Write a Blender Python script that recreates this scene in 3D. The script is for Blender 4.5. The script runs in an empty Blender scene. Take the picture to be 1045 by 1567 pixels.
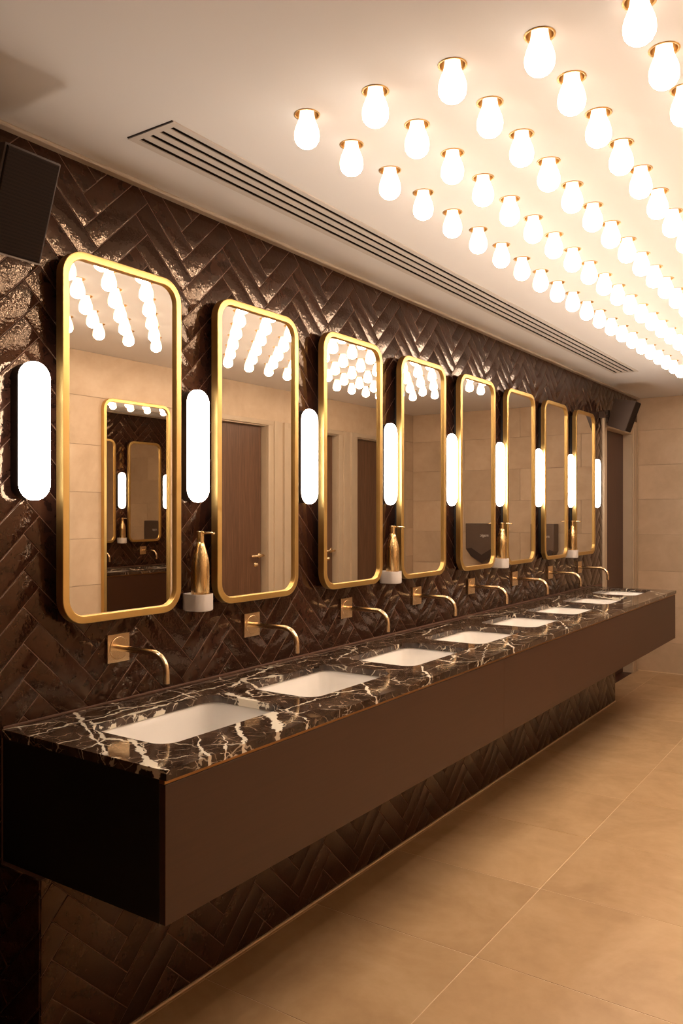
import bpy, bmesh, math, random
from mathutils import Vector, Matrix

S = bpy.context.scene
C = S.collection
rnd = random.Random(7)
PI = math.pi

# ------------------------------------------------------------------ camera, world, exposure
cam = bpy.data.objects.new('camera', bpy.data.cameras.new('camera'))
C.objects.link(cam)
CAM_X, CAM_Z = 2.0448, 1.5
cam.location = (CAM_X, 0.0, CAM_Z)
cam.rotation_euler = (PI / 2, 0, 0.5987)
cam.data.sensor_width = 36.0
cam.data.sensor_fit = 'AUTO'
cam.data.lens = 1249.93 / 1567 * 36.0
cam.data.shift_y = -0.84 / 1567
cam.data.clip_start = 0.02
S.camera = cam

world = bpy.data.worlds.new('world')
S.world = world
world.use_nodes = True
world.node_tree.nodes['Background'].inputs[0].default_value = (0, 0, 0, 1)
world.node_tree.nodes['Background'].inputs[1].default_value = 0.0

S.view_settings.view_transform = 'Standard'
S.view_settings.look = 'None'
S.view_settings.gamma = 1.0
S.view_settings.use_curve_mapping = False
S.view_settings.exposure = 0.68
S.cycles.max_bounces = 14
S.cycles.diffuse_bounces = 6
S.cycles.glossy_bounces = 8
S.cycles.sample_clamp_indirect = 6.0

BULB_STRENGTH = 30.0      # opal dome of the LED bulbs; their necks give far less
BULB_NECK = 1.3
BULB_COLOR = (1.0, 0.785, 0.60)
SCONCE_STRENGTH = 18.0
SCONCE_COLOR = (1.0, 0.88, 0.76)

# ------------------------------------------------------------------ dimensions (metres)
W = 2.52            # room width, x = 0 is the face of the mirror wall
YN, YF = -1.2, 7.953  # near and far walls
H = 2.566           # ceiling
CT, CB = 0.898, 0.535  # worktop top, cabinet bottom
CX = 0.643          # worktop depth
CY0, CY1 = 1.335, 6.583
PX = 0.193          # face of tiled plinth
PITCH = 0.6454
MY0 = 1.722         # first mirror centre
TY0 = 1.735         # first tap centre
SY0 = 1.404         # first sconce centre
BX0, BY0, BS = 0.7315, 1.7603, 0.2165
NBX, NBY = 6, 22
WALL_END = 6.865

# ------------------------------------------------------------------ node helpers
class NT:
    def __init__(self, name):
        self.m = bpy.data.materials.new(name)
        self.m.use_nodes = True
        self.t = self.m.node_tree
        self.b = self.t.nodes['Principled BSDF']
    def n(self, typ, **kw):
        nd = self.t.nodes.new(typ)
        for k, v in kw.items():
            setattr(nd, k, v)
        return nd
    def l(self, a, b):
        self.t.links.new(a, b)
    def setin(self, sock, v):
        if hasattr(v, 'is_linked') or isinstance(v, bpy.types.NodeSocket):
            self.l(v, sock)
        else:
            sock.default_value = v
    def math(self, op, a, b=0.0, c=0.0, clamp=False):
        nd = self.n('ShaderNodeMath', operation=op, use_clamp=clamp)
        for i, v in enumerate((a, b, c)):
            self.setin(nd.inputs[i], v)
        return nd.outputs[0]
    def vmath(self, op, a, b=(0, 0, 0)):
        nd = self.n('ShaderNodeVectorMath', operation=op)
        self.setin(nd.inputs[0], a)
        self.setin(nd.inputs[1], b)
        return nd.outputs['Value'] if op in ('DOT_PRODUCT', 'LENGTH') else nd.outputs[0]
    def coords(self, kind='Object', scale=(1, 1, 1)):
        o = self.n('ShaderNodeTexCoord').outputs[kind]
        if scale != (1, 1, 1):
            o = self.vmath('MULTIPLY', o, scale)
        return o
    def pos(self):
        return self.n('ShaderNodeNewGeometry').outputs['Position']
    def noise(self, vec, scale, detail=3.0, rough=0.5, dist=0.0, out='Fac'):
        nd = self.n('ShaderNodeTexNoise')
        self.l(vec, nd.inputs['Vector'])
        nd.inputs['Scale'].default_value = scale
        nd.inputs['Detail'].default_value = detail
        nd.inputs['Roughness'].default_value = rough
        nd.inputs['Distortion'].default_value = dist
        return nd.outputs[out]
    def ramp(self, fac, stops):
        nd = self.n('ShaderNodeValToRGB')
        e = nd.color_ramp.elements
        while len(e) < len(stops):
            e.new(0.5)
        for el, (p, c) in zip(e, stops):
            el.position = p
            el.color = (*c, 1) if len(c) == 3 else c
        self.l(fac, nd.inputs[0])
        return nd.outputs[0]
    def mapr(self, v, a, b, c=0.0, d=1.0, smooth=True):
        nd = self.n('ShaderNodeMapRange', interpolation_type='SMOOTHSTEP' if smooth else 'LINEAR')
        self.setin(nd.inputs[0], v)
        for i, x in enumerate((a, b, c, d)):
            self.setin(nd.inputs[i + 1], x)
        return nd.outputs[0]
    def mix(self, fac, a, b):
        nd = self.n('ShaderNodeMix', data_type='RGBA')
        self.setin(nd.inputs[0], fac)
        for i, v in ((6, a), (7, b)):
            if isinstance(v, tuple) and len(v) == 3:
                v = (*v, 1)
            self.setin(nd.inputs[i], v)
        return nd.outputs[2]
    def bump(self, height, strength=0.3, dist=0.01):
        nd = self.n('ShaderNodeBump')
        nd.inputs['Strength'].default_value = strength
        nd.inputs['Distance'].default_value = dist
        self.l(height, nd.inputs['Height'])
        self.l(nd.outputs[0], self.b.inputs['Normal'])
        return nd
    def set(self, **kw):
        for k, v in kw.items():
            k = {'color': 'Base Color', 'rough': 'Roughness', 'metal': 'Metallic', 'spec': 'Specular IOR Level',
                 'coat': 'Coat Weight', 'coat_rough': 'Coat Roughness', 'trans': 'Transmission Weight', 'ior': 'IOR',
                 'sss': 'Subsurface Weight'}.get(k, k)
            if isinstance(v, tuple) and len(v) == 3:
                v = (*v, 1)
            self.setin(self.b.inputs[k], v)
        return self

def simple(name, color, rough=0.5, metal=0.0, var=0.06, scale=8.0, **kw):
    """Plain material with a slight procedural tone variation."""
    t = NT(name)
    f = t.noise(t.coords(), scale, 4)
    lo = tuple(max(0, c * (1 - var)) for c in color)
    hi = tuple(min(1, c * (1 + var)) for c in color)
    t.set(color=t.ramp(f, [(0.3, lo), (0.7, hi)]), rough=rough, metal=metal, **kw)
    return t.m

def emit_mat(name, color, strength):
    t = NT(name)
    t.set(color=(0.9, 0.9, 0.9), rough=0.4)
    t.b.inputs['Emission Color'].default_value = (*color, 1)
    t.b.inputs['Emission Strength'].default_value = strength
    return t.m

M = {}
_t = NT('opal_bulb_lit')
_t.set(color=(0.9, 0.9, 0.9), rough=0.4)
_t.b.inputs['Emission Color'].default_value = (*BULB_COLOR, 1)
_sz = _t.n('ShaderNodeSeparateXYZ')
_t.l(_t.coords(), _sz.inputs[0])
_t.l(_t.mapr(_sz.outputs[2], -0.080, -0.060, BULB_STRENGTH, BULB_NECK), _t.b.inputs['Emission Strength'])
M['bulb'] = _t.m
M['sconce'] = emit_mat('opal_sconce_lit', SCONCE_COLOR, SCONCE_STRENGTH)
M['ceiling'] = simple('ceiling_paint', (0.745, 0.73, 0.715), 0.75, var=0.015, scale=1.5)
M['strip'] = simple('warm_sealant', (0.46, 0.385, 0.31), 0.6)
M['grout'] = simple('brown_grout', (0.17, 0.085, 0.05), 0.6, var=0.12, scale=30)
M['floor_grout'] = simple('floor_grout', (0.78, 0.62, 0.42), 0.8, var=0.08, scale=20)
M['wall_grout'] = simple('wall_grout', (0.36, 0.26, 0.18), 0.8, var=0.08, scale=20)
M['black'] = simple('black_void', (0.010, 0.007, 0.006), 0.7)
M['white_metal'] = simple('white_painted_metal', (0.60, 0.55, 0.50), 0.45, var=0.02)
M['slot_dark'] = simple('dark_duct', (0.022, 0.012, 0.0085), 0.9)
M['ceramic'] = simple('white_ceramic', (0.86, 0.83, 0.79), 0.12, var=0.01)
M['holder'] = simple('frosted_white_cup', (0.74, 0.68, 0.64), 0.35, var=0.03)
M['casing'] = simple('cream_door_casing', (0.52, 0.405, 0.285), 0.45, var=0.03)
M['speaker'] = simple('brown_speaker_shell', (0.046, 0.025, 0.0155), 0.6)
M['dryer'] = simple('dark_steel_dryer', (0.17, 0.125, 0.10), 0.35, metal=0.55)
M['dryer_low'] = simple('dark_dryer_outlet', (0.055, 0.036, 0.03), 0.4, metal=0.3)
M['letter'] = simple('pale_lettering', (0.8, 0.75, 0.7), 0.5)
M['sconce_back'] = simple('dark_bronze_housing', (0.022, 0.013, 0.010), 0.4, metal=0.3)
M['chrome'] = simple('satin_chrome', (0.7, 0.68, 0.66), 0.2, metal=1.0)
M['rim'] = simple('pale_speaker_edge', (0.30, 0.26, 0.23), 0.4)

def brass(name, color, rough, brushed=None, lo=0.86):
    t = NT(name)
    v = t.coords('Object', brushed) if brushed else t.coords()
    f = t.noise(v, 18 if not brushed else 1.0, 3)
    t.set(color=t.ramp(f, [(0.25, tuple(c * lo for c in color)), (0.75, color)]), metal=1.0,
          rough=t.mapr(f, 0.3, 0.7, rough * 0.93, rough * 1.07))
    return t.m
M['brass'] = brass('brushed_brass', (0.82, 0.62, 0.38), 0.24, None, 0.95)
M['frame'] = brass('gold_frame', (0.78, 0.54, 0.20), 0.36, None, 0.95)
M['bottle'] = brass('brass_bottle', (0.86, 0.62, 0.31), 0.27, (220, 220, 4), 0.97)
M['socket'] = brass('brass_socket', (0.55, 0.33, 0.12), 0.30)
M['edge'] = brass('bronze_edge', (0.40, 0.22, 0.085), 0.4)
M['lip'] = simple('brown_sealant', (0.13, 0.065, 0.042), 0.5)

t = NT('mirror_silver')
t.set(color=(0.80, 0.76, 0.70), metal=1.0, rough=0.006)
M['mirror'] = t.m

# glossy hand made tile: colour per tile, rippled glaze
t = NT('brown_glazed_tile')
p = t.pos()
r = t.n('ShaderNodeObjectInfo').outputs['Random']
isl = t.n('ShaderNodeNewGeometry').outputs['Random Per Island']
rr = t.math('FRACT', t.math('ADD', r, isl))
base = t.ramp(rr, [(0.0, (0.021, 0.0072, 0.0042)), (0.5, (0.031, 0.0112, 0.0066)), (1.0, (0.042, 0.0165, 0.010))])
off = t.vmath('ADD', p, t.vmath('MULTIPLY', t.n('ShaderNodeCombineXYZ').outputs[0], (1, 1, 1)))
comb = t.n('ShaderNodeCombineXYZ')
t.l(t.math('MULTIPLY', rr, 37.0), comb.inputs[0])
t.l(t.math('MULTIPLY', rr, 11.0), comb.inputs[1])
pv = t.vmath('ADD', p, comb.outputs[0])
blot = t.noise(pv, 26, 4, 0.6, 0.6)
col = t.mix(t.mapr(blot, 0.48, 0.66), base, (0.016, 0.0065, 0.0045))
n1 = t.noise(pv, 24, 1.5, 0.5)
n2 = t.noise(pv, 70, 2.0, 0.5)
hgt = t.math('ADD', t.math('MULTIPLY', n1, 0.22), t.math('MULTIPLY', n2, 0.70))
t.bump(hgt, 0.16, 0.008)
t.set(color=col, rough=t.mapr(blot, 0.45, 0.7, 0.035, 0.10), spec=0.56)
t.b.inputs['Specular Tint'].default_value = (1.0, 0.70, 0.47, 1)
M['tile'] = t.m

# beige floor and wall tiles
def stone_tile(name, lo, mid, hi, rough, bump=0.05):
    t = NT(name)
    p = t.pos()
    r = t.n('ShaderNodeObjectInfo').outputs['Random']
    comb = t.n('ShaderNodeCombineXYZ')
    t.l(t.math('MULTIPLY', r, 31.0), comb.inputs[2])
    t.l(t.math('MULTIPLY', r, 17.0), comb.inputs[0])
    pv = t.vmath('ADD', p, comb.outputs[0])
    f = t.math('ADD', t.math('MULTIPLY', t.noise(pv, 2.2, 6, 0.6, 0.8), 0.75), t.math('MULTIPLY', t.noise(pv, 14, 5, 0.6), 0.25))
    c = t.ramp(f, [(0.34, lo), (0.5, mid), (0.66, hi)])
    tone = t.mapr(r, 0, 1, 0.93, 1.05, smooth=False)
    hs = t.n('ShaderNodeHueSaturation')
    t.l(c, hs.inputs['Color'])
    t.l(tone, hs.inputs['Value'])
    t.set(color=hs.outputs[0], rough=t.mapr(f, 0.3, 0.7, rough + 0.08, rough - 0.08), spec=0.4)
    t.bump(t.noise(pv, 60, 4), bump, 0.003)
    return t.m
M['floor_tile'] = stone_tile('beige_floor_tile', (0.46, 0.30, 0.155), (0.54, 0.36, 0.192), (0.61, 0.425, 0.24), 0.40)
M['wall_tile'] = stone_tile('beige_wall_tile', (0.52, 0.38, 0.25), (0.59, 0.44, 0.298), (0.65, 0.495, 0.345), 0.5)

# walnut doors
t = NT('walnut_door')
v = t.coords('Object', (9, 9, 0.55))
g = t.noise(v, 4.0, 6, 0.62, 1.2)
g2 = t.noise(t.coords('Object', (60, 60, 2.0)), 3.0, 3)
gg = t.math('ADD', t.math('MULTIPLY', g, 0.75), t.math('MULTIPLY', g2, 0.25))
t.set(color=t.ramp(gg, [(0.3, (0.075, 0.033, 0.016)), (0.5, (0.125, 0.060, 0.030)), (0.7, (0.185, 0.094, 0.049))]), rough=0.42)
M['walnut'] = t.m
t = NT('dark_door')
v = t.coords('Object', (9, 9, 0.55))
g = t.noise(v, 4.0, 6, 0.62, 1.2)
t.set(color=t.ramp(g, [(0.3, (0.050, 0.016, 0.0085)), (0.7, (0.090, 0.031, 0.017))]), rough=0.4)
M['dark_walnut'] = t.m

# satin bronze brown cabinet
t = NT('satin_brown_cabinet')
f = t.noise(t.coords('Object', (3, 0.8, 40)), 3, 3)
t.set(color=t.ramp(f, [(0.3, (0.053, 0.0215, 0.0105)), (0.7, (0.060, 0.0245, 0.0122))]), rough=0.46, spec=0.5)
M['cabinet'] = t.m
M['cabinet_end_shaded'] = simple('near_black_shaded_end', (0.006, 0.0032, 0.0022), 0.5)  # near end gets little light; that shade is put into its colour

# speaker grille cloth: fine dot weave
t = NT('speaker_grille')
v = t.coords('Object', (330, 330, 330))
vo = t.n('ShaderNodeTexVoronoi')
t.l(v, vo.inputs['Vector'])
vo.inputs['Scale'].default_value = 1.0
vo.inputs['Randomness'].default_value = 0.0
c = t.ramp(vo.outputs['Distance'], [(0.25, (0.006, 0.0033, 0.002)), (0.5, (0.020, 0.0105, 0.0062))])
t.set(color=c, rough=0.8, spec=0.15)
M['grille'] = t.m

# dark emperador-like marble with white veins
t = NT('dark_brown_marble')
P = t.coords('Object')
d1 = t.vmath('SUBTRACT', t.noise(P, 7, 4, 0.6, 0, 'Color'), (0.5, 0.5, 0.5))
d2 = t.vmath('SUBTRACT', t.noise(P, 28, 3, 0.6, 0, 'Color'), (0.5, 0.5, 0.5))
PW = t.vmath('ADD', t.vmath('ADD', P, t.vmath('MULTIPLY', d1, (0.065, 0.065, 0.065))), t.vmath('MULTIPLY', d2, (0.014, 0.014, 0.014)))
def vein_net(scale, width, seed, lo, hi, stretch=(1, 1, 1)):
    q = t.vmath('ADD', t.vmath('MULTIPLY', PW, stretch), (seed, seed * 0.7, 0))
    vo = t.n('ShaderNodeTexVoronoi', feature='DISTANCE_TO_EDGE')
    t.l(q, vo.inputs['Vector'])
    vo.inputs['Scale'].default_value = scale
    w = t.mapr(t.noise(P, scale * 0.7 + seed, 3, 0.6), lo, hi, 0.0, width)
    return t.math('MULTIPLY', t.mapr(t.math('DIVIDE', vo.outputs['Distance'], t.math('ADD', w, 1e-4)), 0.55, 1.0, 1.0, 0.0), t.math('GREATER_THAN', w, width * 0.06))
netA = vein_net(3.2, 0.022, 1.3, 0.42, 0.74, (1.0, 0.8, 1))
netB = vein_net(8.0, 0.028, 4.1, 0.42, 0.72, (1.0, 0.7, 1))
netC = vein_net(17.0, 0.034, 7.7, 0.40, 0.66, (0.8, 1.0, 1))
def vein(a, b, w, soft=0.6):
    a = Vector((a[0], a[1], 0)); b = Vector((b[0], b[1], 0))
    d = (b - a); L = d.length; d.normalize(); nn = Vector((-d.y, d.x, 0))
    q = t.vmath('SUBTRACT', PW, tuple(a))
    along = t.vmath('DOT_PRODUCT', q, tuple(d))
    across = t.math('ABSOLUTE', t.vmath('DOT_PRODUCT', q, tuple(nn)))
    wid = t.math('MULTIPLY', t.mapr(t.noise(P, 16, 4, 0.65), 0.32, 0.70, 0.12, 1.05), w)
    m = t.mapr(t.math('DIVIDE', across, wid), 0.7, 1.0, 1.0, 0.0)
    ends = t.math('MULTIPLY', t.mapr(along, -0.01, 0.02), t.mapr(along, L - 0.02, L + 0.01, 1.0, 0.0))
    return t.math('MULTIPLY', m, ends)
veins = [((0.0, 1.57), (0.43, 1.34), 0.009), ((0.37, 1.47), (0.66, 1.31), 0.013), ((0.48, 1.76), (0.68, 1.58), 0.010),
         ((0.49, 1.58), (0.66, 1.47), 0.007), ((0.55, 1.63), (0.67, 1.52), 0.005), ((0.44, 1.955), (0.69, 1.70), 0.026),
         ((0.19, 2.03), (0.42, 1.97), 0.024), ((0.12, 1.26), (0.11, 2.16), 0.006), ((0.17, 1.50), (0.155, 1.93), 0.009),
         ((0.04, 2.47), (0.15, 2.10), 0.013), ((0.12, 2.20), (0.17, 2.36), 0.022), ((0.48, 2.42), (0.66, 2.23), 0.008),
         ((0.49, 2.81), (0.66, 2.60), 0.008), ((0.60, 1.92), (0.67, 1.86), 0.006), ((0.05, 3.05), (0.16, 2.72), 0.008),
         ((0.50, 3.62), (0.66, 3.38), 0.008), ((0.05, 3.9), (0.13, 3.5), 0.008), ((0.5, 4.4), (0.66, 4.1), 0.007),
         ((0.04, 4.3), (0.14, 4.7), 0.008), ((0.48, 5.1), (0.66, 4.8), 0.008), ((0.05, 5.7), (0.14, 5.3), 0.008),
         ((0.48, 6.45), (0.66, 6.2), 0.008)]
big = None
for a_, b_, w_ in veins:
    v_ = vein(a_, b_, w_)
    big = v_ if big is None else t.math('MAXIMUM', big, v_)
ground = t.ramp(t.noise(PW, 9, 6, 0.65, 0.5), [(0.32, (0.017, 0.0095, 0.0065)), (0.5, (0.045, 0.026, 0.0165)), (0.68, (0.105, 0.064, 0.040))])
patch = t.mapr(t.noise(PW, 5.5, 3, 0.5), 0.66, 0.74)
ground = t.mix(t.math('MULTIPLY', patch, 0.7), ground, (0.20, 0.125, 0.065))
c = t.mix(t.math('MULTIPLY', netC, 0.5), ground, (0.42, 0.32, 0.22))
c = t.mix(t.math('MULTIPLY', netB, 0.75), c, (0.62, 0.53, 0.41))
c = t.mix(netA, c, (0.70, 0.62, 0.49))
c = t.mix(big, c, (0.80, 0.72, 0.58))
t.set(color=c, rough=0.07, spec=0.5)
M['marble'] = t.m

# ------------------------------------------------------------------ mesh helpers
def link(o):
    C.objects.link(o)
    return o
def mesh(name, verts, faces, mat, smooth=False):
    me = bpy.data.meshes.new(name)
    me.from_pydata([tuple(v) for v in verts], [], faces)
    if isinstance(mat, (list, tuple)):
        for m in mat:
            me.materials.append(m)
    else:
        me.materials.append(mat)
    if smooth:
        me.polygons.foreach_set('use_smooth', [True] * len(me.polygons))
    me.update()
    return me
def put(name, me, parent=None, loc=None, rot=None):
    o = link(bpy.data.objects.new(name, me))
    if parent:
        o.parent = parent
    if loc is not None:
        o.location = loc
    if rot is not None:
        o.rotation_euler = rot
    return o
def from_bm(name, bm, mat, smooth=False, auto=None):
    bmesh.ops.recalc_face_normals(bm, faces=bm.faces[:])
    me = bpy.data.meshes.new(name)
    bm.to_mesh(me)
    bm.free()
    for m in (mat if isinstance(mat, (list, tuple)) else [mat]):
        me.materials.append(m)
    if smooth:
        me.polygons.foreach_set('use_smooth', [True] * len(me.polygons))
        if auto:
            me.set_sharp_from_angle(angle=auto)
    return me
def bm_box(bm, lo, hi, bev=0.0, seg=2):
    r = bmesh.ops.create_cube(bm, size=1.0)
    vs = r['verts']
    for v in vs:
        v.co = Vector([(lo[i] + hi[i]) / 2 + v.co[i] * (hi[i] - lo[i]) for i in range(3)])
    if bev > 0:
        es = list({e for v in vs for e in v.link_edges})
        bmesh.ops.bevel(bm, geom=es, offset=bev, segments=seg, profile=0.5, affect='EDGES')
def box(name, lo, hi, mat, parent=None, bev=0.0, seg=2):
    bm = bmesh.new()
    bm_box(bm, lo, hi, bev, seg)
    return put(name, from_bm(name, bm, mat, bev > 0, 0.6), parent)
def lathe(profile, seg=20, axis=(0, 0, 0)):
    """profile: list of (r, z); returns verts, faces"""
    vs, fs = [], []
    for r, z in profile:
        for k in range(seg):
            a = 2 * PI * k / seg
            vs.append((axis[0] + r * math.cos(a), axis[1] + r * math.sin(a), axis[2] + z))
    for i in range(len(profile) - 1):
        for k in range(seg):
            k2 = (k + 1) % seg
            fs.append((i * seg + k, i * seg + k2, (i + 1) * seg + k2, (i + 1) * seg + k))
    return vs, fs
def tube(path, radius, seg=14, cap=True):
    vs, fs = [], []
    n = len(path)
    P_ = [Vector(p) for p in path]
    for i, p in enumerate(P_):
        tg = (P_[min(i + 1, n - 1)] - P_[max(i - 1, 0)]).normalized()
        side = Vector((0, 1, 0)) if abs(tg.y) < 0.9 else Vector((1, 0, 0))
        u = tg.cross(side).normalized()
        w = tg.cross(u).normalized()
        r = radius[i] if isinstance(radius, (list, tuple)) else radius
        for k in range(seg):
            a = 2 * PI * k / seg
            vs.append(p + u * (r * math.cos(a)) + w * (r * math.sin(a)))
    for i in range(n - 1):
        for k in range(seg):
            k2 = (k + 1) % seg
            fs.append((i * seg + k, i * seg + k2, (i + 1) * seg + k2, (i + 1) * seg + k))
    if cap:
        fs.append(tuple(range(seg))[::-1])
        fs.append(tuple(range((n - 1) * seg, n * seg)))
    return vs, fs
def rrect(cx, cy, w, h, r, n=8):
    """rounded rectangle outline, counter clockwise"""
    pts = []
    for (sx, sy, a0) in ((1, 1, 0), (-1, 1, PI / 2), (-1, -1, PI), (1, -1, 3 * PI / 2)):
        for k in range(n + 1):
            a = a0 + PI / 2 * k / n
            pts.append((cx + sx * (w / 2 - r) + r * math.cos(a), cy + sy * (h / 2 - r) + r * math.sin(a)))
    return pts
def loft(rings, closed_end=False, closed_start=False):
    vs, fs = [], []
    n = len(rings[0])
    for r in rings:
        vs += r
    for i in range(len(rings) - 1):
        for k in range(n):
            k2 = (k + 1) % n
            fs.append((i * n + k, i * n + k2, (i + 1) * n + k2, (i + 1) * n + k))
    if closed_end:
        fs.append(tuple(range((len(rings) - 1) * n, len(rings) * n)))
    if closed_start:
        fs.append(tuple(range(n))[::-1])
    return vs, fs
def cell_with_hole(rect, hole):
    """2-D ring of faces between a rectangle (x0,y0,x1,y1) and a hole outline; returns verts, faces (first len(hole) verts are the hole)"""
    x0, y0, x1, y1 = rect
    cx = sum(p[0] for p in hole) / len(hole)
    cy = sum(p[1] for p in hole) / len(hole)
    outer = []
    for px, py in hole:
        dx, dy = px - cx, py - cy
        s = 1e9
        if dx > 1e-9: s = min(s, (x1 - cx) / dx)
        if dx < -1e-9: s = min(s, (x0 - cx) / dx)
        if dy > 1e-9: s = min(s, (y1 - cy) / dy)
        if dy < -1e-9: s = min(s, (y0 - cy) / dy)
        outer.append([cx + dx * s, cy + dy * s])
    for c_ in ((x0, y0), (x1, y0), (x1, y1), (x0, y1)):
        k = min(range(len(outer)), key=lambda i: (outer[i][0] - c_[0]) ** 2 + (outer[i][1] - c_[1]) ** 2)
        outer[k] = list(c_)
    n = len(hole)
    vs = [tuple(p) for p in hole] + [tuple(p) for p in outer]
    fs = [(k, (k + 1) % n, n + (k + 1) % n, n + k) for k in range(n)]
    return vs, fs

def tag(o, label, cat, group=None, kind=None):
    o['label'] = label
    o['category'] = cat
    if group: o['group'] = group
    if kind: o['kind'] = kind
    return o
def thing(name, label, cat, loc=(0, 0, 0), group=None):
    o = link(bpy.data.objects.new(name, None))
    o.location = loc
    o.empty_display_size = 0.05
    return tag(o, label, cat, group)
def struct(o):
    o['kind'] = 'structure'
    return o
def stuff(o):
    o['kind'] = 'stuff'
    return o
def copy_tree(src, loc, label):
    r = src.copy()
    C.objects.link(r)
    r.location = loc
    r['label'] = label
    for ch in list(src.children):
        c_ = ch.copy()
        C.objects.link(c_)
        c_.parent = r
        for g_ in list(ch.children):
            d_ = g_.copy()
            C.objects.link(d_)
            d_.parent = c_
    return r
ORD = ['first', 'second', 'third', 'fourth', 'fifth', 'sixth', 'seventh', 'eighth', 'ninth', 'tenth', 'eleventh', 'twelfth',
       'thirteenth', 'fourteenth', 'fifteenth', 'sixteenth', 'seventeenth', 'eighteenth', 'nineteenth', 'twentieth',
       'twenty-first', 'twenty-second']

# ------------------------------------------------------------------ tile helpers
def clip_poly(poly, rect):
    x0, y0, x1, y1 = rect
    def cut(pts, f, inter):
        out = []
        for i in range(len(pts)):
            a, b = pts[i], pts[(i + 1) % len(pts)]
            fa, fb = f(a), f(b)
            if fa >= 0: out.append(a)
            if fa * fb < 0:
                s = fa / (fa - fb)
                out.append((a[0] + (b[0] - a[0]) * s, a[1] + (b[1] - a[1]) * s))
        return out
    for f in (lambda p: p[0] - x0, lambda p: x1 - p[0], lambda p: p[1] - y0, lambda p: y1 - p[1]):
        poly = cut(poly, f, None)
        if len(poly) < 3: return []
    return poly
def area(p):
    return 0.5 * sum(p[i][0] * p[(i + 1) % len(p)][1] - p[(i + 1) % len(p)][0] * p[i][1] for i in range(len(p)))
def inset(poly, d):
    n = len(poly)
    out = []
    for i in range(n):
        a, b, c_ = Vector(poly[i - 1]), Vector(poly[i]), Vector(poly[(i + 1) % n])
        e1, e2 = (b - a), (c_ - b)
        if e1.length < 1e-6 or e2.length < 1e-6:
            out.append(tuple(b)); continue
        e1.normalize(); e2.normalize()
        n1, n2 = Vector((-e1.y, e1.x)), Vector((-e2.y, e2.x))
        k = 1 + n1.dot(n2)
        if k < 0.15: k = 0.15
        out.append(tuple(b + (n1 + n2) * (d / k)))
    return out
def tile_rings(poly, gap, rings):
    """poly ccw (2-D); rings = [(inset, height)...]; -> list of (2-D point, height) rings, None when too small"""
    if area(poly) < 0: poly = poly[::-1]
    base = inset(poly, gap)
    if area(base) < 1.2e-4: return None
    out = []
    for d, h in rings:
        q = inset(base, d) if d else base
        if area(q) < 4e-5 or any((Vector(q[i]) - Vector(q[i - 1])).dot(Vector(base[i]) - Vector(base[i - 1])) < 0 for i in range(len(q))):
            cx = sum(p[0] for p in base) / len(base); cy = sum(p[1] for p in base) / len(base)
            q = [(cx + (p[0] - cx) * 0.8, cy + (p[1] - cy) * 0.8) for p in base]
        out.append([(p, h) for p in q])
    return out
def tile_geo(poly, gap, rings, to3d, tilt=(0, 0)):
    rg = tile_rings(poly, gap, rings)
    if rg is None: return None
    cx = sum(p[0] for p in poly) / len(poly); cy = sum(p[1] for p in poly) / len(poly)
    R3 = [[to3d(p[0], p[1], h + ((p[0] - cx) * tilt[0] + (p[1] - cy) * tilt[1] if h > 0 else 0)) for p, h in r] for r in rg]
    return loft(R3, closed_end=True)
def herring(origin, region, w, n=4):
    """tiles (4-point polygons) of a 45 degree herringbone covering region (y0,z0,y1,z1); origin = lower-left corner of an up-right tile"""
    s = w / math.sqrt(2)
    e1, e2 = (s, s), (-s, s)
    y0, z0, y1, z1 = region
    out = []
    def P2(a, b):
        return (origin[0] + a * e1[0] + b * e2[0], origin[1] + a * e1[1] + b * e2[1])
    per_y, per_z = 2 * n * s, 2 * s
    for m in range(int((y0 - origin[0]) / per_y) - 3, int((y1 - origin[0]) / per_y) + 4):
        for k in range(int((z0 - origin[1]) / per_z) - 8, int((z1 - origin[1]) / per_z) + 8):
            a, b = k + m * n, k - m * n
            out.append([P2(a, b), P2(a + n, b), P2(a + n, b + 1), P2(a, b + 1)])
            out.append([P2(a, b + 1), P2(a + 1, b + 1), P2(a + 1, b + 1 + n), P2(a, b + 1 + n)])
    return out
TW = 0.07277
GLAZE = [(0.0, 0.0), (0.0, 0.0070), (0.0008, 0.0078), (0.0022, 0.0082)]
def to_left(x):            # plane x = const facing +x
    return lambda u, v, h: (x + h, u, v)

def proj_size(pt):
    d = -(pt[0] - CAM_X) * math.sin(0.5987) + pt[1] * math.cos(0.5987)
    lat = (pt[0] - CAM_X) * math.cos(0.5987) + pt[1] * math.sin(0.5987)
    u = 522.5 + 1250 * lat / d if d > 0.2 else -9999
    return u, d

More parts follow.
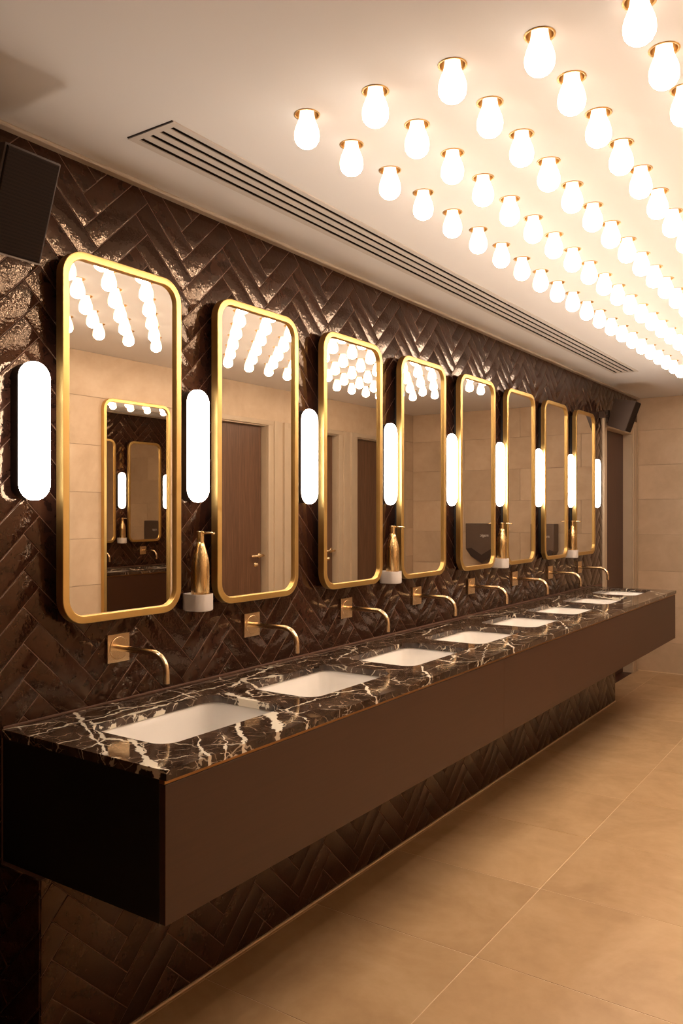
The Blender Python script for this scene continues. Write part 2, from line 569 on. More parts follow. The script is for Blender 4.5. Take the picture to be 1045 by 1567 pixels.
def lay_herringbone(name, parent, origin, regions, x, hidden=()):
    """place herringbone tiles under parent: up to 300 that show largest as parts, the rest as one joined part"""
    cand = []
    for reg in regions:
        for poly in herring(origin, reg, TW):
            q = clip_poly(poly, reg)
            if len(q) < 3 or abs(area(q)) < 2.5e-4: continue
            cy = sum(p[0] for p in q) / len(q); cz = sum(p[1] for p in q) / len(q)
            u, d = proj_size((x, cy, cz))
            score = abs(area(q)) / d ** 2.5 if -40 < u < 1085 and d > 0.2 else -d if d > 0.2 else -99
            if score > 0 and any(h[0] < cy < h[2] and h[1] < cz < h[3] for h in hidden): score = 1e-7
            full = abs(abs(area(q)) - 4 * TW * TW) < 1e-6
            cand.append((score, q, poly, full))
    cand.sort(key=lambda c_: -c_[0])
    cache = {}
    rest_v, rest_f = [], []
    cnt = 0
    for score, q, poly, full in cand:
        tilt = (rnd.gauss(0, 0.0035), rnd.gauss(0, 0.0035))
        if cnt < 300 and score > 1e-7:
            if full:
                orient = 'r' if poly[1][0] > poly[0][0] and abs(poly[1][0] - poly[0][0]) > 0.1 else 'l'
                key = (orient, rnd.randrange(6))
                o0 = poly[0]
                if key not in cache:
                    loc = [(p[0] - o0[0], p[1] - o0[1]) for p in poly]
                    vs, fs = tile_geo(loc, 0.0011, GLAZE, to_left(0), tilt)
                    cache[key] = mesh('tile', vs, fs, M['tile'], True)
                put('tile', cache[key], parent, (x - 0.0082, o0[0], o0[1]))
            else:
                g_ = tile_geo(q, 0.0011, GLAZE, to_left(x - 0.0082), tilt)
                if g_ is None: continue
                put('tile', mesh('tile', g_[0], g_[1], M['tile'], True), parent)
            cnt += 1
        else:
            g_ = tile_geo(q, 0.0011, GLAZE, to_left(x - 0.0082), tilt)
            if g_ is None: continue
            b_ = len(rest_v)
            rest_v += g_[0]
            rest_f += [tuple(i + b_ for i in f) for f in g_[1]]
    if rest_v:
        stuff(put('tiles', mesh('tiles', rest_v, rest_f, M['tile'], True), parent))
    return cnt

SLAB = [(0.0, 0.0), (0.0, 0.0076), (0.0007, 0.008)]
def lay_grid(name, parent, ulines_by_row, vlines, to3d, mat, openings=(), gap=0.0012):
    """rectangular tiles; ulines_by_row(row) -> sorted u joints"""
    for r in range(len(vlines) - 1):
        us = ulines_by_row(r)
        for i in range(len(us) - 1):
            rects = [(us[i], vlines[r], us[i + 1], vlines[r + 1])]
            for (a0, b0, a1, b1) in openings:
                nxt = []
                for (x0, y0, x1, y1) in rects:
                    if x1 <= a0 or x0 >= a1 or y1 <= b0 or y0 >= b1:
                        nxt.append((x0, y0, x1, y1)); continue
                    if x0 < a0: nxt.append((x0, y0, a0, y1))
                    if x1 > a1: nxt.append((a1, y0, x1, y1))
                    lx, rx = max(x0, a0), min(x1, a1)
                    if y1 > b1: nxt.append((lx, b1, rx, y1))
                    if y0 < b0: nxt.append((lx, y0, rx, b0))
                rects = nxt
            for (x0, y0, x1, y1) in rects:
                if x1 - x0 < 0.02 or y1 - y0 < 0.012: continue
                poly = [(x0, y0), (x1, y0), (x1, y1), (x0, y1)]
                g_ = tile_geo(poly, gap, SLAB, to3d, (rnd.gauss(0, 0.0006), rnd.gauss(0, 0.0006)))
                if g_: put(name, mesh(name, g_[0], g_[1], mat), parent)

# ------------------------------------------------------------------ structure: floor
floor = struct(box('floor', (-0.30, YN - 0.1, -0.12), (W + 0.20, YF + 0.1, -0.0012), M['floor_grout']))
tag(floor, 'beige large-format tiled floor with pale joints', 'floor')
def flip(f):               # keep faces outward when the map mirrors
    return f
fx = [0.0, 0.207, 0.866, 1.525, 2.184, W]
fy = [2.525 + 0.605 * k for k in range(-7, 9)]
fy = [YN] + [y for y in fy if YN + 0.03 < y < YF - 0.03] + [YF]
lay_grid('floor_tile', floor, lambda r: fx, fy, lambda u, v, h: (u, v, h - 0.008), M['floor_tile'], gap=0.0016)

# ------------------------------------------------------------------ structure: left (mirror) wall
wl = struct(box('wall_left', (-0.16, YN - 0.1, -0.008), (-0.0018, WALL_END, H), M['grout']))
tag(wl, 'glossy dark brown herringbone tiled wall behind the mirrors', 'wall')
MW, MH, MZ = 0.470, 1.097, 1.7168
hid = [(MY0 + PITCH * k - 0.20, 1.20, MY0 + PITCH * k + 0.2, 2.23) for k in range(8)]
n_t = lay_herringbone('tile', wl, (1.6595, 2.4139),
                      [(YN, CT + 0.002, WALL_END, H - 0.002), (YN, 0.0, CY0, CT + 0.002)], 0.0, hid)
# wall above the far door
DH = 2.335
wh = struct(box('wall_left_header', (-0.16, WALL_END, DH), (-0.0018, YF, H), M['grout']))
tag(wh, 'dark brown tiled band above the far door by the corner', 'wall')
lay_herringbone('tile', wh, (1.6595, 2.4139), [(WALL_END, DH, YF, H - 0.002)], 0.0)

# tiled plinth under the vanity
pl = tag(box('tiled_plinth', (0.012, CY0 - 0.012, 0.0), (PX - 0.0018, 6.552, CB), M['grout']),
         'low dark herringbone tiled plinth carrying the long vanity above the floor', 'plinth')
struct(pl)
lay_herringbone('tile', pl, (1.612, 0.2613), [(CY0 - 0.014, 0.006, 6.555, CB - 0.001)], PX)
# its near and far ends
for yy, sg in ((CY0 - 0.0085, -1), (6.5485, 1)):
    for poly in herring((0.05, 0.06), (0.012, 0.006, PX - 0.004, CB), TW):
        q = clip_poly(poly, (0.012, 0.006, PX - 0.004, CB))
        if len(q) < 3 or abs(area(q)) < 2.5e-4: continue
        g_ = tile_geo(q, 0.0011, GLAZE, lambda u, v, h: (u, yy + sg * h, v), (rnd.gauss(0, .004), 0))
        if g_:
            bm = bmesh.new()
            vv = [bm.verts.new(v) for v in g_[0]]
            for f in g_[1]: bm.faces.new([vv[i] for i in f])
            put('tile', from_bm('tile', bm, M['tile'], True), pl)
# pale sealant line where the plinth meets the floor
tr = struct(box('trim_1', (PX, CY0 - 0.02, 0.0), (PX + 0.006, 6.56, 0.006), M['floor_grout']))
tag(tr, 'pale sealant line between dark plinth and floor', 'trim')
# warm sealant strip along the ceiling
tr = struct(box('trim_2', (-0.002, YN, H - 0.012), (0.030, YF, H), M['strip'], None, 0.003, 1))
tag(tr, 'beige strip where dark wall meets the ceiling', 'trim')
tr = struct(box('trim_3', (0.0, CY0, CT), (0.006, CY1, CT + 0.008), M['lip'], None, 0.002, 2))
tag(tr, 'thin brown strip between marble worktop and tiled wall', 'trim')

# ------------------------------------------------------------------ structure: far, right and near walls
wf = struct(box('wall_far', (-0.02, YF + 0.008, -0.008), (W + 0.16, YF + 0.16, H), M['wall_grout']))
tag(wf, 'beige tiled end wall at the far end of the room', 'wall')
rows = [0.0, 0.283, 0.613, 0.945, 1.283, 1.614, 1.937, 2.262, H]
def far_u(r):
    return [0.0, 1.265, W] if r % 2 else [0.0, 0.635, 1.895, W]
lay_grid('wall_tile', wf, far_u, rows, lambda u, v, h: (u, YF + 0.008 - h, v), M['wall_tile'])
for o in wf.children:      # the map above mirrors, turn the faces outward
    o.data.flip_normals()
tr = struct(box('baseboard_far', (0.0, YF - 0.008, 0.0), (W, YF, 0.008), M['floor_grout']))
tag(tr, 'pale sealant line along the foot of the far wall', 'trim')

LEAF_H = 2.225
leaves = [(4.70, 5.386), (5.763, 6.449), (6.825, 7.511)]
JB = 0.055                 # reveal each side
open_r = [(a - JB, 0.0, b + JB, LEAF_H + 0.03) for a, b in leaves]
# masonry of the right wall around its three openings
bm = bmesh.new()
ys = [YN - 0.1] + [v for o_ in open_r for v in (o_[0], o_[2])] + [YF + 0.008]
for i in range(0, len(ys), 2):
    bm_box(bm, (W + 0.008, ys[i], -0.008), (W + 0.16, ys[i + 1], H))
for o_ in open_r:
    bm_box(bm, (W + 0.008, o_[0], o_[3]), (W + 0.16, o_[2], H))
wr = struct(put('wall_right', from_bm('wall_right', bm, M['wall_grout'])))
tag(wr, 'beige tiled wall with the row of doors, facing the mirrors', 'wall')
case_area = (leaves[0][0] - 0.16, 0.0, leaves[2][1] + 0.26, 2.275)
rows_r = [0.0, 0.05, 0.37, 0.69, 1.008, 1.318, 1.629, 1.945, 2.268, H]
def right_u(r):
    us = [x for x in (3.30 + [0.0, 0.67][r % 2] + 1.34 * k for k in range(-5, 6))]
    return [YN] + [x for x in us if YN + 0.03 < x < YF - 0.03] + [YF]
lay_grid('wall_tile', wr, right_u, rows_r, lambda u, v, h: (W + 0.008 - h, u, v), M['wall_tile'], [case_area])
wn = struct(box('wall_near', (-0.0, YN - 0.16, -0.008), (W + 0.16, YN, H), M['dark_walnut']))
tag(wn, 'plain dark brown wall behind the viewer', 'wall')

def lever(parent, x, y, z, sgn):
    """brass lever handle on a door whose room side faces sgn*x"""
    vs, fs = lathe([(0.0, 0.0), (0.024, 0.0), (0.024, 0.007), (0.010, 0.009), (0.010, 0.045), (0.0, 0.045)], 20)
    rot = Matrix.Rotation(sgn * PI / 2, 4, 'Y')
    V_ = [rot @ Vector(v) + Vector((x, y, z)) for v in vs]
    b_ = len(V_)
    xx = x + sgn * 0.042
    v2, f2 = tube([(xx, y + 0.01, z), (xx, y - 0.03, z), (xx, y - 0.145, z)], [0.010, 0.010, 0.009], 12)
    V_ += v2
    F_ = fs + [tuple(i + b_ for i in f) for f in f2]
    put('handle', mesh('handle', V_, F_, M['brass'], True), parent)
    vs, fs = lathe([(0.0, 0.0), (0.022, 0.0), (0.022, 0.006), (0.012, 0.008), (0.012, 0.024), (0.0, 0.025)], 18)
    V_ = [rot @ Vector(v) + Vector((x, y - 0.05, z - 0.075)) for v in vs]
    put('lock_turn', mesh('lock_turn', V_, fs, M['brass'], True), parent)

dlab = ['walnut door nearest the viewer in the cream wall opposite the mirrors', 'walnut door in the middle of the row opposite the mirrors',
        'walnut door nearest the far wall in the row opposite the mirrors']
for i, (a, b) in enumerate(leaves):
    d = struct(thing('door_%d' % (i + 1), dlab[i], 'door', (W, (a + b) / 2, 0)))
    cy = (a + b) / 2
    hw = (b - a) / 2
    box('door_leaf', (0.045, -hw, 0.006), (0.085, hw, LEAF_H), M['walnut'], d, 0.002, 1)
    lf = d.children[0]
    lever(lf, 0.045, hw - 0.045 + 0.02, 1.125, -1)
    for s_ in (-1, 1):     # jambs with a rebate step
        bm = bmesh.new()
        y_in, y_out = s_ * (hw + 0.002), s_ * (hw + JB - 0.001)
        bm_box(bm, (0.0, min(y_in + s_ * 0.02, y_out), 0.0), (0.15, max(y_in + s_ * 0.02, y_out), LEAF_H + 0.028))
        bm_box(bm, (0.088, min(y_in - s_ * 0.02, y_out), 0.0), (0.15, max(y_in - s_ * 0.02, y_out), LEAF_H + 0.028))
        put('jamb', from_bm('jamb', bm, M['casing']), d)
        bm = bmesh.new()
        lo, hi = sorted((s_ * (hw + 0.025), s_ * (hw + 0.145)))
        bm_box(bm, (-0.018, lo, 0.0), (0.010, hi, LEAF_H + 0.052), 0.004, 2)
        lo, hi = sorted((s_ * (hw + 0.095), s_ * (hw + 0.145)))
        bm_box(bm, (-0.030, lo, 0.0), (-0.0175, hi, LEAF_H + 0.052), 0.003, 2)
        put('casing', from_bm('casing', bm, M['casing']), d)
    bm = bmesh.new()
    bm_box(bm, (0.0, -hw - JB + 0.002, LEAF_H + 0.003), (0.15, hw + JB - 0.002, LEAF_H + 0.028))
    put('head_jamb', from_bm('head_jamb', bm, M['casing']), d)
    box('head_casing', (-0.020, -hw - 0.14, LEAF_H + 0.012), (0.009, hw + 0.14, LEAF_H + 0.052), M['casing'], d, 0.004, 2)
# cream panels filling between and beside the casings
for i, (a, b) in enumerate(((leaves[0][0] - 0.16, leaves[0][0] - 0.145), (leaves[0][1] + 0.145, leaves[1][0] - 0.145), (leaves[1][1] + 0.145, leaves[2][0] - 0.145), (leaves[2][1] + 0.145, leaves[2][1] + 0.26))):
    tr = struct(box('trim_%d' % (i + 4), (W - 0.008, a, 0.0), (W + 0.01, b, 2.277), M['casing']))
    tag(tr, 'cream filler panel %s' % ('left of the row of doors', 'between first and second walnut doors', 'between second and third walnut doors', 'right of the row of doors')[i], 'trim')

# door at the far end of the mirror wall
d = struct(thing('door_4', 'dark door at the far left beyond the last mirror', 'door', (0, WALL_END, 0)))
o1, o2 = 0.115, 0.905
oe = YF - WALL_END
box('door_leaf', (-0.120, o1 - 0.02, 0.006), (-0.080, o2 + 0.02, DH - 0.12), M['dark_walnut'], d, 0.002, 1)
bm = bmesh.new()
bm_box(bm, (-0.15, 0.0, 0.0), (0.004, o1, DH), 0.002, 1)
bm_box(bm, (0.003, 0.008, 0.0), (0.014, o1 - 0.03, DH), 0.003, 2)
put('casing', from_bm('casing', bm, M['casing']), d)
bm = bmesh.new()
bm_box(bm, (-0.15, o2, 0.0), (0.004, oe - 0.002, DH), 0.002, 1)
for q in range(3):
    bm_box(bm, (0.003, o2 + 0.018 + q * 0.055, 0.0), (0.016, o2 + 0.055 + q * 0.055, DH), 0.003, 2)
put('casing', from_bm('casing', bm, M['casing']), d)
box('head_casing', (-0.15, o1, DH - 0.12), (0.010, o2, DH), M['casing'], d, 0.003, 1)
box('threshold', (-0.15, o1, 0.0), (0.0, o2, 0.005), M['dark_walnut'], d)

# ------------------------------------------------------------------ structure: ceiling with bulb sockets and grille opening
GX0, GX1, GY0, GY1 = 0.243, 0.395, 1.604, 6.370
RH = 0.0325
cv, cf = [], []
def add2d(vs, fs):
    b_ = len(cv)
    cv.extend((v[0], v[1], H) for v in vs)
    cf.extend(tuple(i + b_ for i in f) for f in fs)
def quad2(x0, y0, x1, y1):
    add2d([(x0, y0), (x1, y0), (x1, y1), (x0, y1)], [(0, 1, 2, 3)])
bx0, bx1 = BX0 - BS / 2, BX0 + BS * (NBX - 0.5)
by0, by1 = BY0 - BS / 2, BY0 + BS * (NBY - 0.5)
for i in range(NBX):
    for j in range(NBY):
        x, y = BX0 + BS * i, BY0 + BS * j
        hole = [(x + RH * math.cos(2 * PI * (k + 0.5) / 24), y + RH * math.sin(2 * PI * (k + 0.5) / 24)) for k in range(24)]
        v_, f_ = cell_with_hole((x - BS / 2, y - BS / 2, x + BS / 2, y + BS / 2), hole)
        add2d(v_, f_)
        b_ = len(cv)
        cv.extend((p_[0], p_[1], H) for p_ in hole)
        cv.extend((p_[0], p_[1], H + 0.02) for p_ in hole)
        cf.extend((b_ + k, b_ + (k + 1) % 24, b_ + 24 + (k + 1) % 24, b_ + 24 + k) for k in range(24))
quad2(bx0, YN, bx1, by0)
quad2(bx0, by1, bx1, YF + 0.1)
quad2(bx1, YN, W + 0.1, YF + 0.1)
quad2(-0.02, YN, GX0, YF + 0.1)
quad2(GX1, YN, bx0, YF + 0.1)
quad2(GX0, YN, GX1, GY0)
quad2(GX0, GY1, GX1, YF + 0.1)
bm = bmesh.new()
vv = [bm.verts.new(v) for v in cv]
for f in cf: bm.faces.new([vv[i] for i in f])
bmesh.ops.remove_doubles(bm, verts=bm.verts[:], dist=1e-5)
bm_box(bm, (-0.16, YN - 0.16, H + 0.10), (W + 0.16, YF + 0.16, H + 0.15))
ceil = struct(put('ceiling', from_bm('ceiling', bm, M['ceiling'])))
tag(ceil, 'pale ceiling with rows of recessed bulb sockets', 'ceiling')

# ------------------------------------------------------------------ ceiling air grille
gr = thing('ceiling_air_grille', 'long pale linear air grille with four dark slots in the ceiling', 'air grille', (0.319, 3.99, H))
L2 = (GY1 - GY0) / 2
cyg = (GY0 + GY1) / 2 - 3.99
bm = bmesh.new()
FX = 0.092
bm_box(bm, (-FX, cyg - L2 - 0.022, -0.004), (-0.070, cyg + L2 + 0.022, 0.0))
bm_box(bm, (0.070, cyg - L2 - 0.022, -0.004), (FX, cyg + L2 + 0.022, 0.0))
bm_box(bm, (-0.070, cyg - L2 - 0.022, -0.004), (0.070, cyg - L2, 0.0))
bm_box(bm, (-0.070, cyg + L2, -0.004), (0.070, cyg + L2 + 0.022, 0.0))
put('frame', from_bm('frame', bm, M['white_metal']), gr)
for k in range(3):
    xc = -0.0405 + 0.0405 * k
    box('blade', (xc - 0.012, cyg - L2 + 0.0005, -0.003), (xc + 0.012, cyg + L2 - 0.0005, 0.0005), M['white_metal'], gr)
bm = bmesh.new()
bm_box(bm, (-0.0735, cyg - L2 + 0.001, 0.055), (0.0735, cyg + L2 - 0.001, 0.060))
for k in range(3):
    bm_box(bm, (-0.0405 + 0.0405 * k - 0.010, cyg - L2 + 0.001, 0.0007), (-0.0405 + 0.0405 * k + 0.010, cyg + L2 - 0.001, 0.054))
for s_ in (-1, 1):
    bm_box(bm, (s_ * 0.0735 - 0.002, cyg - L2 + 0.001, 0.001), (s_ * 0.0735 + 0.002, cyg + L2 - 0.001, 0.056))
    bm_box(bm, (-0.0735, cyg + s_ * (L2 - 0.003) - 0.002, 0.001), (0.0735, cyg + s_ * (L2 - 0.003) + 0.002, 0.056))
put('duct', from_bm('duct', bm, M['slot_dark']), gr)
box('shadow_strip', (-FX + 0.002, cyg - L2 - 0.0262, -0.0015), (FX - 0.002, cyg - L2 - 0.0222, 0.0), M['slot_dark'], gr)  # dark strip stands in for the shadow line beside the frame's near end

# ------------------------------------------------------------------ ceiling bulbs
bulb_row = ['closest to the mirror wall', 'second from the mirror wall', 'third from the mirror wall', 'third from the door wall', 'second from the door wall', 'closest to the door wall']
prof = [(0.0, -0.0905), (0.010, -0.0893), (0.019, -0.0855), (0.027, -0.0785), (0.0325, -0.0685), (0.0345, -0.0575), (0.0338, -0.047), (0.0305, -0.035),
        (0.0255, -0.0225), (0.0212, -0.010), (0.0190, 0.004), (0.0182, 0.016), (0.0, 0.017)]
vs, fs = lathe(prof, 18)
me_bulb = mesh('glass_bulb', vs, fs, M['bulb'], True)
vs, fs = lathe([(0.0355, -0.0002), (0.0352, -0.0018), (0.0312, -0.0018), (0.0305, 0.0), (0.0295, 0.022), (0.024, 0.026), (0.0, 0.026)], 20)
me_sock = mesh('brass_socket', vs, fs, M['socket'], True)
proto = None
for i in range(NBX):
    for j in range(NBY):
        loc = (BX0 + BS * i, BY0 + BS * j, H)
        if j == 0: w_ = 'first and nearest bulb'
        elif j == NBY - 1: w_ = 'last bulb'
        else: w_ = ORD[j] + ' bulb'
        lab = 'lit opal %s of the ceiling row %s' % (w_, bulb_row[i])
        if proto is None:
            proto = thing('ceiling_bulb', lab, 'light bulb', loc, 'lit opal bulbs on the ceiling')
            put('glass_bulb', me_bulb, proto)
            put('brass_socket', me_sock, proto)
        else:
            copy_tree(proto, loc, lab)

# ------------------------------------------------------------------ mirrors
def mirror_meshes(w, h, r, depth, band, lip=0.011):
    """frame profile swept round a rounded rectangle, in the y-z plane, front towards +x; x = 0 at the frame's front"""
    def ring(ins, x, rr):
        return [(x, p[0], p[1]) for p in rrect(0, 0, w - 2 * ins, h - 2 * ins, rr, 10)]
    rings = [ring(0.004, -depth, r - 0.004), ring(0.0, -depth, r), ring(0.0, -0.002, r), ring(0.0015, -0.0003, r - 0.0015), ring(0.003, 0.0, r - 0.003),
             ring(band - 0.002, 0.0, r - band + 0.002), ring(band, -0.0015, r - band), ring(band, -lip - 0.002, r - band)]
    v_, f_ = loft(rings)
    bm = bmesh.new()
    vv = [bm.verts.new(v) for v in v_]
    for f in f_: bm.faces.new([vv[i] for i in f])
    fr = from_bm('frame', bm, M['frame'], True, 0.5)
    back = [(-lip, p[0], p[1]) for p in rrect(0, 0, w - 2 * band + 0.002, h - 2 * band + 0.002, r - band + 0.001, 10)]
    gl = mesh('mirror_glass', back, [tuple(range(len(back)))], M['mirror'])
    rg = [[(x, p[0], p[1]) for p in rrect(0, 0, w - 2 * ins, h - 2 * ins, r - ins, 10)] for ins, x in ((0.003, -depth + 0.001), (0.003, -lip - 0.004))]
    v_, f_ = loft(rg, True, True)
    bk = mesh('backing', v_, f_, M['black'])
    rg = [[(x, p[0], p[1]) for p in rrect(0, 0, w - 0.08, h - 0.08, r - 0.03, 10)] for x in (-0.0615, -depth)]
    v_, f_ = loft(rg, True, True)
    sp = mesh('spacer', v_, f_, M['black'])
    return fr, gl, bk, sp
FRX = 0.062
fr, gl, bk, sp = mirror_meshes(MW, MH, 0.078, 0.030, 0.0235)
mlab = ['largest in view and nearest tall gold-framed mirror, reflecting another mirror', 'second tall gold-framed mirror, reflecting a walnut door and its lever',
        'third tall gold-framed mirror, reflecting two walnut doors', 'fourth tall gold-framed mirror from the near end, above the fourth tap',
        'fifth tall gold-framed mirror, reflecting a whole dark hand dryer', 'sixth tall gold-framed mirror from the near end, above the sixth tap',
        'seventh tall gold-framed mirror, left of the farthest soap dispenser', 'farthest tall gold-framed mirror, eighth, reflecting a speaker near its top']
m0 = None
for k in range(8):
    loc = (FRX, MY0 + PITCH * k, MZ)
    if m0 is None:
        m0 = thing('wall_mirror', mlab[0], 'mirror', loc, 'gold framed mirrors above the vanity')
        put('frame', fr, m0); put('mirror_glass', gl, m0); put('backing', bk, m0); put('spacer', sp, m0)
    else:
        copy_tree(m0, loc, mlab[k])
# long mirror on the opposite wall, seen in the nearest mirror
fr, gl, bk, sp = mirror_meshes(0.61, 2.02, 0.075, 0.030, 0.0235)
mo = thing('full_length_mirror', 'full-length gold-framed mirror on the beige wall, seen reflected in the nearest mirror', 'mirror', (W - 0.031, 3.958, 1.263))
mo.rotation_euler = (0, 0, PI)
put('frame', fr, mo); put('mirror_glass', gl, mo); put('backing', bk, mo)

# ------------------------------------------------------------------ sconces
def pill_ring(w, h, x, n=10):
    return [(x, p[0], p[1]) for p in rrect(0, 0, w, h, w / 2 - 0.0005, n)]
SW, SH = 0.094, 0.388
rings = [pill_ring(SW - 0.008, SH - 0.008, 0.0400), pill_ring(SW, SH, 0.0415)]
for q in range(9):
    a = PI / 2 * q / 8
    ins = 0.013 * (1 - math.cos(a))
    rings.append(pill_ring(SW - 2 * ins, SH - 2 * ins, 0.050 + 0.013 * math.sin(a)))
v_, f_ = loft(rings, True)
me_dif = mesh('diffuser', v_, f_, M['sconce'], True)
v_, f_ = loft([pill_ring(SW - 0.006, SH - 0.006, 0.0005), pill_ring(SW - 0.006, SH - 0.006, 0.0405)], True, True)
me_bp = mesh('housing', v_, f_, M['sconce_back'])
slab = ['nearest white pill-shaped wall light, left of the nearest mirror']
for k in range(1, 8):
    slab.append('white pill-shaped wall light between the %s and %s mirrors' % (ORD[k - 1], ORD[k]))
slab.append('farthest white pill-shaped wall light, right of the last mirror')
s0 = None
SZ = (1.9192 + 1.5315) / 2
for k in range(9):
    loc = (0.0, SY0 + PITCH * k, SZ)
    if s0 is None:
        s0 = thing('wall_light', slab[0], 'wall light', loc, 'white pill-shaped lights between the mirrors')
        put('diffuser', me_dif, s0); put('housing', me_bp, s0)
    else:
        copy_tree(s0, loc, slab[k])

# ------------------------------------------------------------------ taps
t0 = None
bm = bmesh.new()
bm_box(bm, (0.0002, -0.044, -0.045), (0.010, 0.044, 0.045), 0.001, 1)
me_plate = from_bm('wall_plate', bm, M['brass'])
vs, fs = lathe([(0.0, 0.0), (0.0355, 0.0), (0.0355, 0.0012), (0.0345, 0.0018), (0.012, 0.0018), (0.0, 0.0018)], 32)
rotY = Matrix.Rotation(PI / 2, 4, 'Y')
me_disc = mesh('round_cover', [rotY @ Vector(v) + Vector((0.0101, 0, 0)) for v in vs], fs, M['brass'], False)
vs, fs = lathe([(0.0352, 0.0), (0.0352, 0.0004), (0.0368, 0.0004), (0.0368, 0.0)], 32)
me_ring = mesh('cover_joint', [rotY @ Vector(v) + Vector((0.0101, 0, 0)) for v in vs], fs, M['edge'], False)
path = [(0.011, 0, 0), (0.06, 0, 0), (0.12, 0, 0), (0.165, 0, 0)]
RB = 0.058
for q in range(1, 9):
    a = PI / 2 * q / 8
    path.append((0.165 + RB * math.sin(a), 0, -RB * (1 - math.cos(a))))
path.append((0.223, 0, -0.088))
vs, fs = tube(path, 0.0098, 16, False)
b_ = len(vs)
v2, f2 = tube([(0.223, 0, -0.088), (0.223, 0, -0.084)], [0.0080, 0.0070], 16, True)
me_sp = mesh('spout', vs, fs, M['brass'], True)
vs, fs = lathe([(0.0098, 0.0), (0.0078, 0.0), (0.0070, 0.006), (0.0, 0.006)], 16)
me_noz = mesh('aerator', [(v[0] + 0.223, v[1], v[2] - 0.088) for v in vs], fs, M['edge'], True)
for k in range(8):
    loc = (0.0, TY0 + PITCH * k, 1.069)
    lab = ['brass wall tap with curved spout over the nearest basin', 'brass wall tap with curved spout over the second basin', 'brass wall tap with curved spout over the third basin',
           'brass wall tap with curved spout over the fourth basin', 'brass wall tap with curved spout over the fifth basin', 'brass wall tap with curved spout over the sixth basin',
           'brass wall tap with curved spout over the seventh basin', 'brass wall tap with curved spout over the farthest basin'][k]
    if t0 is None:
        t0 = thing('wall_tap', lab, 'tap', loc, 'brass taps over the basins')
        put('wall_plate', me_plate, t0)
        c0 = put('round_cover', me_disc, t0)
        put('cover_joint', me_ring, c0)
        s_ = put('spout', me_sp, t0)
        put('aerator', me_noz, s_)
    else:
        copy_tree(t0, loc, lab)

# ------------------------------------------------------------------ soap dispensers
BR = 0.0315
prof = [(0.0, 0.0), (BR - 0.003, 0.0), (BR, 0.003), (BR, 0.105), (BR - 0.001, 0.120), (BR - 0.004, 0.138), (BR - 0.0095, 0.158), (BR - 0.015, 0.176), (BR - 0.0185, 0.190), (0.0, 0.190)]
vs, fs = lathe(prof, 28)
me_bot = mesh('bottle', vs, fs, M['bottle'], True)
vs, fs = lathe([(0.0, 0.1902), (0.0128, 0.1902), (0.0128, 0.2085), (0.0117, 0.2092), (0.0117, 0.2105), (0.0125, 0.2112), (0.0125, 0.2255), (0.0112, 0.227), (0.0, 0.227)], 20)
me_pump = mesh('pump_head', vs, fs, M['bottle'], True)
me_pump.set_sharp_from_angle(angle=0.6)
vs, fs = tube([(0.008, 0, 0.2215), (0.03, 0, 0.222), (0.055, 0, 0.222), (0.066, 0, 0.2195)], [0.0036, 0.0034, 0.0032, 0.0030], 10)
me_noz2 = mesh('pump_spout', vs, fs, M['bottle'], True)
# holder cup: rounded block from the wall round the bottle's foot
DX = 0.062
def cup(ins, z):
    xl, xr = -DX + 0.0005, BR + 0.008
    return [(p[0], p[1], z) for p in rrect((xl + xr) / 2, 0, xr - xl - 2 * ins, 0.079 - 2 * ins, 0.030 - ins * 0.5, 8)]
v_, f_ = loft([cup(0.006, -0.046), cup(0.002, -0.0445), cup(0.0, -0.041), cup(0.0, 0.012), cup(0.0025, 0.0125), cup(0.0055, 0.0), cup(0.0055, -0.0005)], True, True)
bm = bmesh.new()
vv = [bm.verts.new(v) for v in v_]
for f in f_: bm.faces.new([vv[i] for i in f])
me_cup = from_bm('holder', bm, M['holder'], True, 0.7)
p0 = None
for k, lab in enumerate(('brass bottle soap dispenser in white holder, nearest, right of the nearest mirror', 'brass bottle soap dispenser in white holder between third and fourth mirrors',
                         'brass bottle soap dispenser in white holder between fifth and sixth mirrors', 'farthest brass bottle soap dispenser, in white holder, left of the last mirror')):
    loc = (DX, SY0 + PITCH * (1 + 2 * k) - 0.004, 1.205)
    if p0 is None:
        p0 = thing('soap_dispenser', lab, 'soap dispenser', loc, 'brass soap bottles on the wall')
        put('holder', me_cup, p0)
        put('bottle', me_bot, p0)
        ph = put('pump_head', me_pump, p0)
        put('pump_spout', me_noz2, ph)
    else:
        copy_tree(p0, loc, lab)

# ------------------------------------------------------------------ vanity: worktop, basins, cabinet
ZT, ZB = CT, 0.8745
HX0, HX1, HW, HR = 0.172, 0.489, 0.512, 0.055
basin_y = [TY0 - 0.004 + PITCH * k for k in range(8)]
verts, faces = [], []
edges_y = [CY0] + [(basin_y[k] + basin_y[k + 1]) / 2 for k in range(7)] + [CY1]
for k in range(8):
    hole = rrect((HX0 + HX1) / 2, basin_y[k], HX1 - HX0, HW, HR, 8)
    v_, f_ = cell_with_hole((0.0, edges_y[k], CX, edges_y[k + 1]), hole)
    for z, fl in ((ZT, False), (ZB, True)):
        b_ = len(verts)
        verts += [(v[0], v[1], z) for v in v_]
        faces += [tuple(i + b_ for i in (f[::-1] if fl else f)) for f in f_]
    n = len(hole)
    b_ = len(verts)
    rr_ = [[(p[0], p[1], z) for p in hole] for z in (ZT, ZB)]
    v2, f2 = loft(rr_)
    verts += v2
    faces += [tuple(i + b_ for i in f) for f in f2]
b_ = len(verts)
verts += [(x, y, z) for z in (ZB, ZT) for x, y in ((0, CY0), (CX, CY0), (CX, CY1), (0, CY1))]
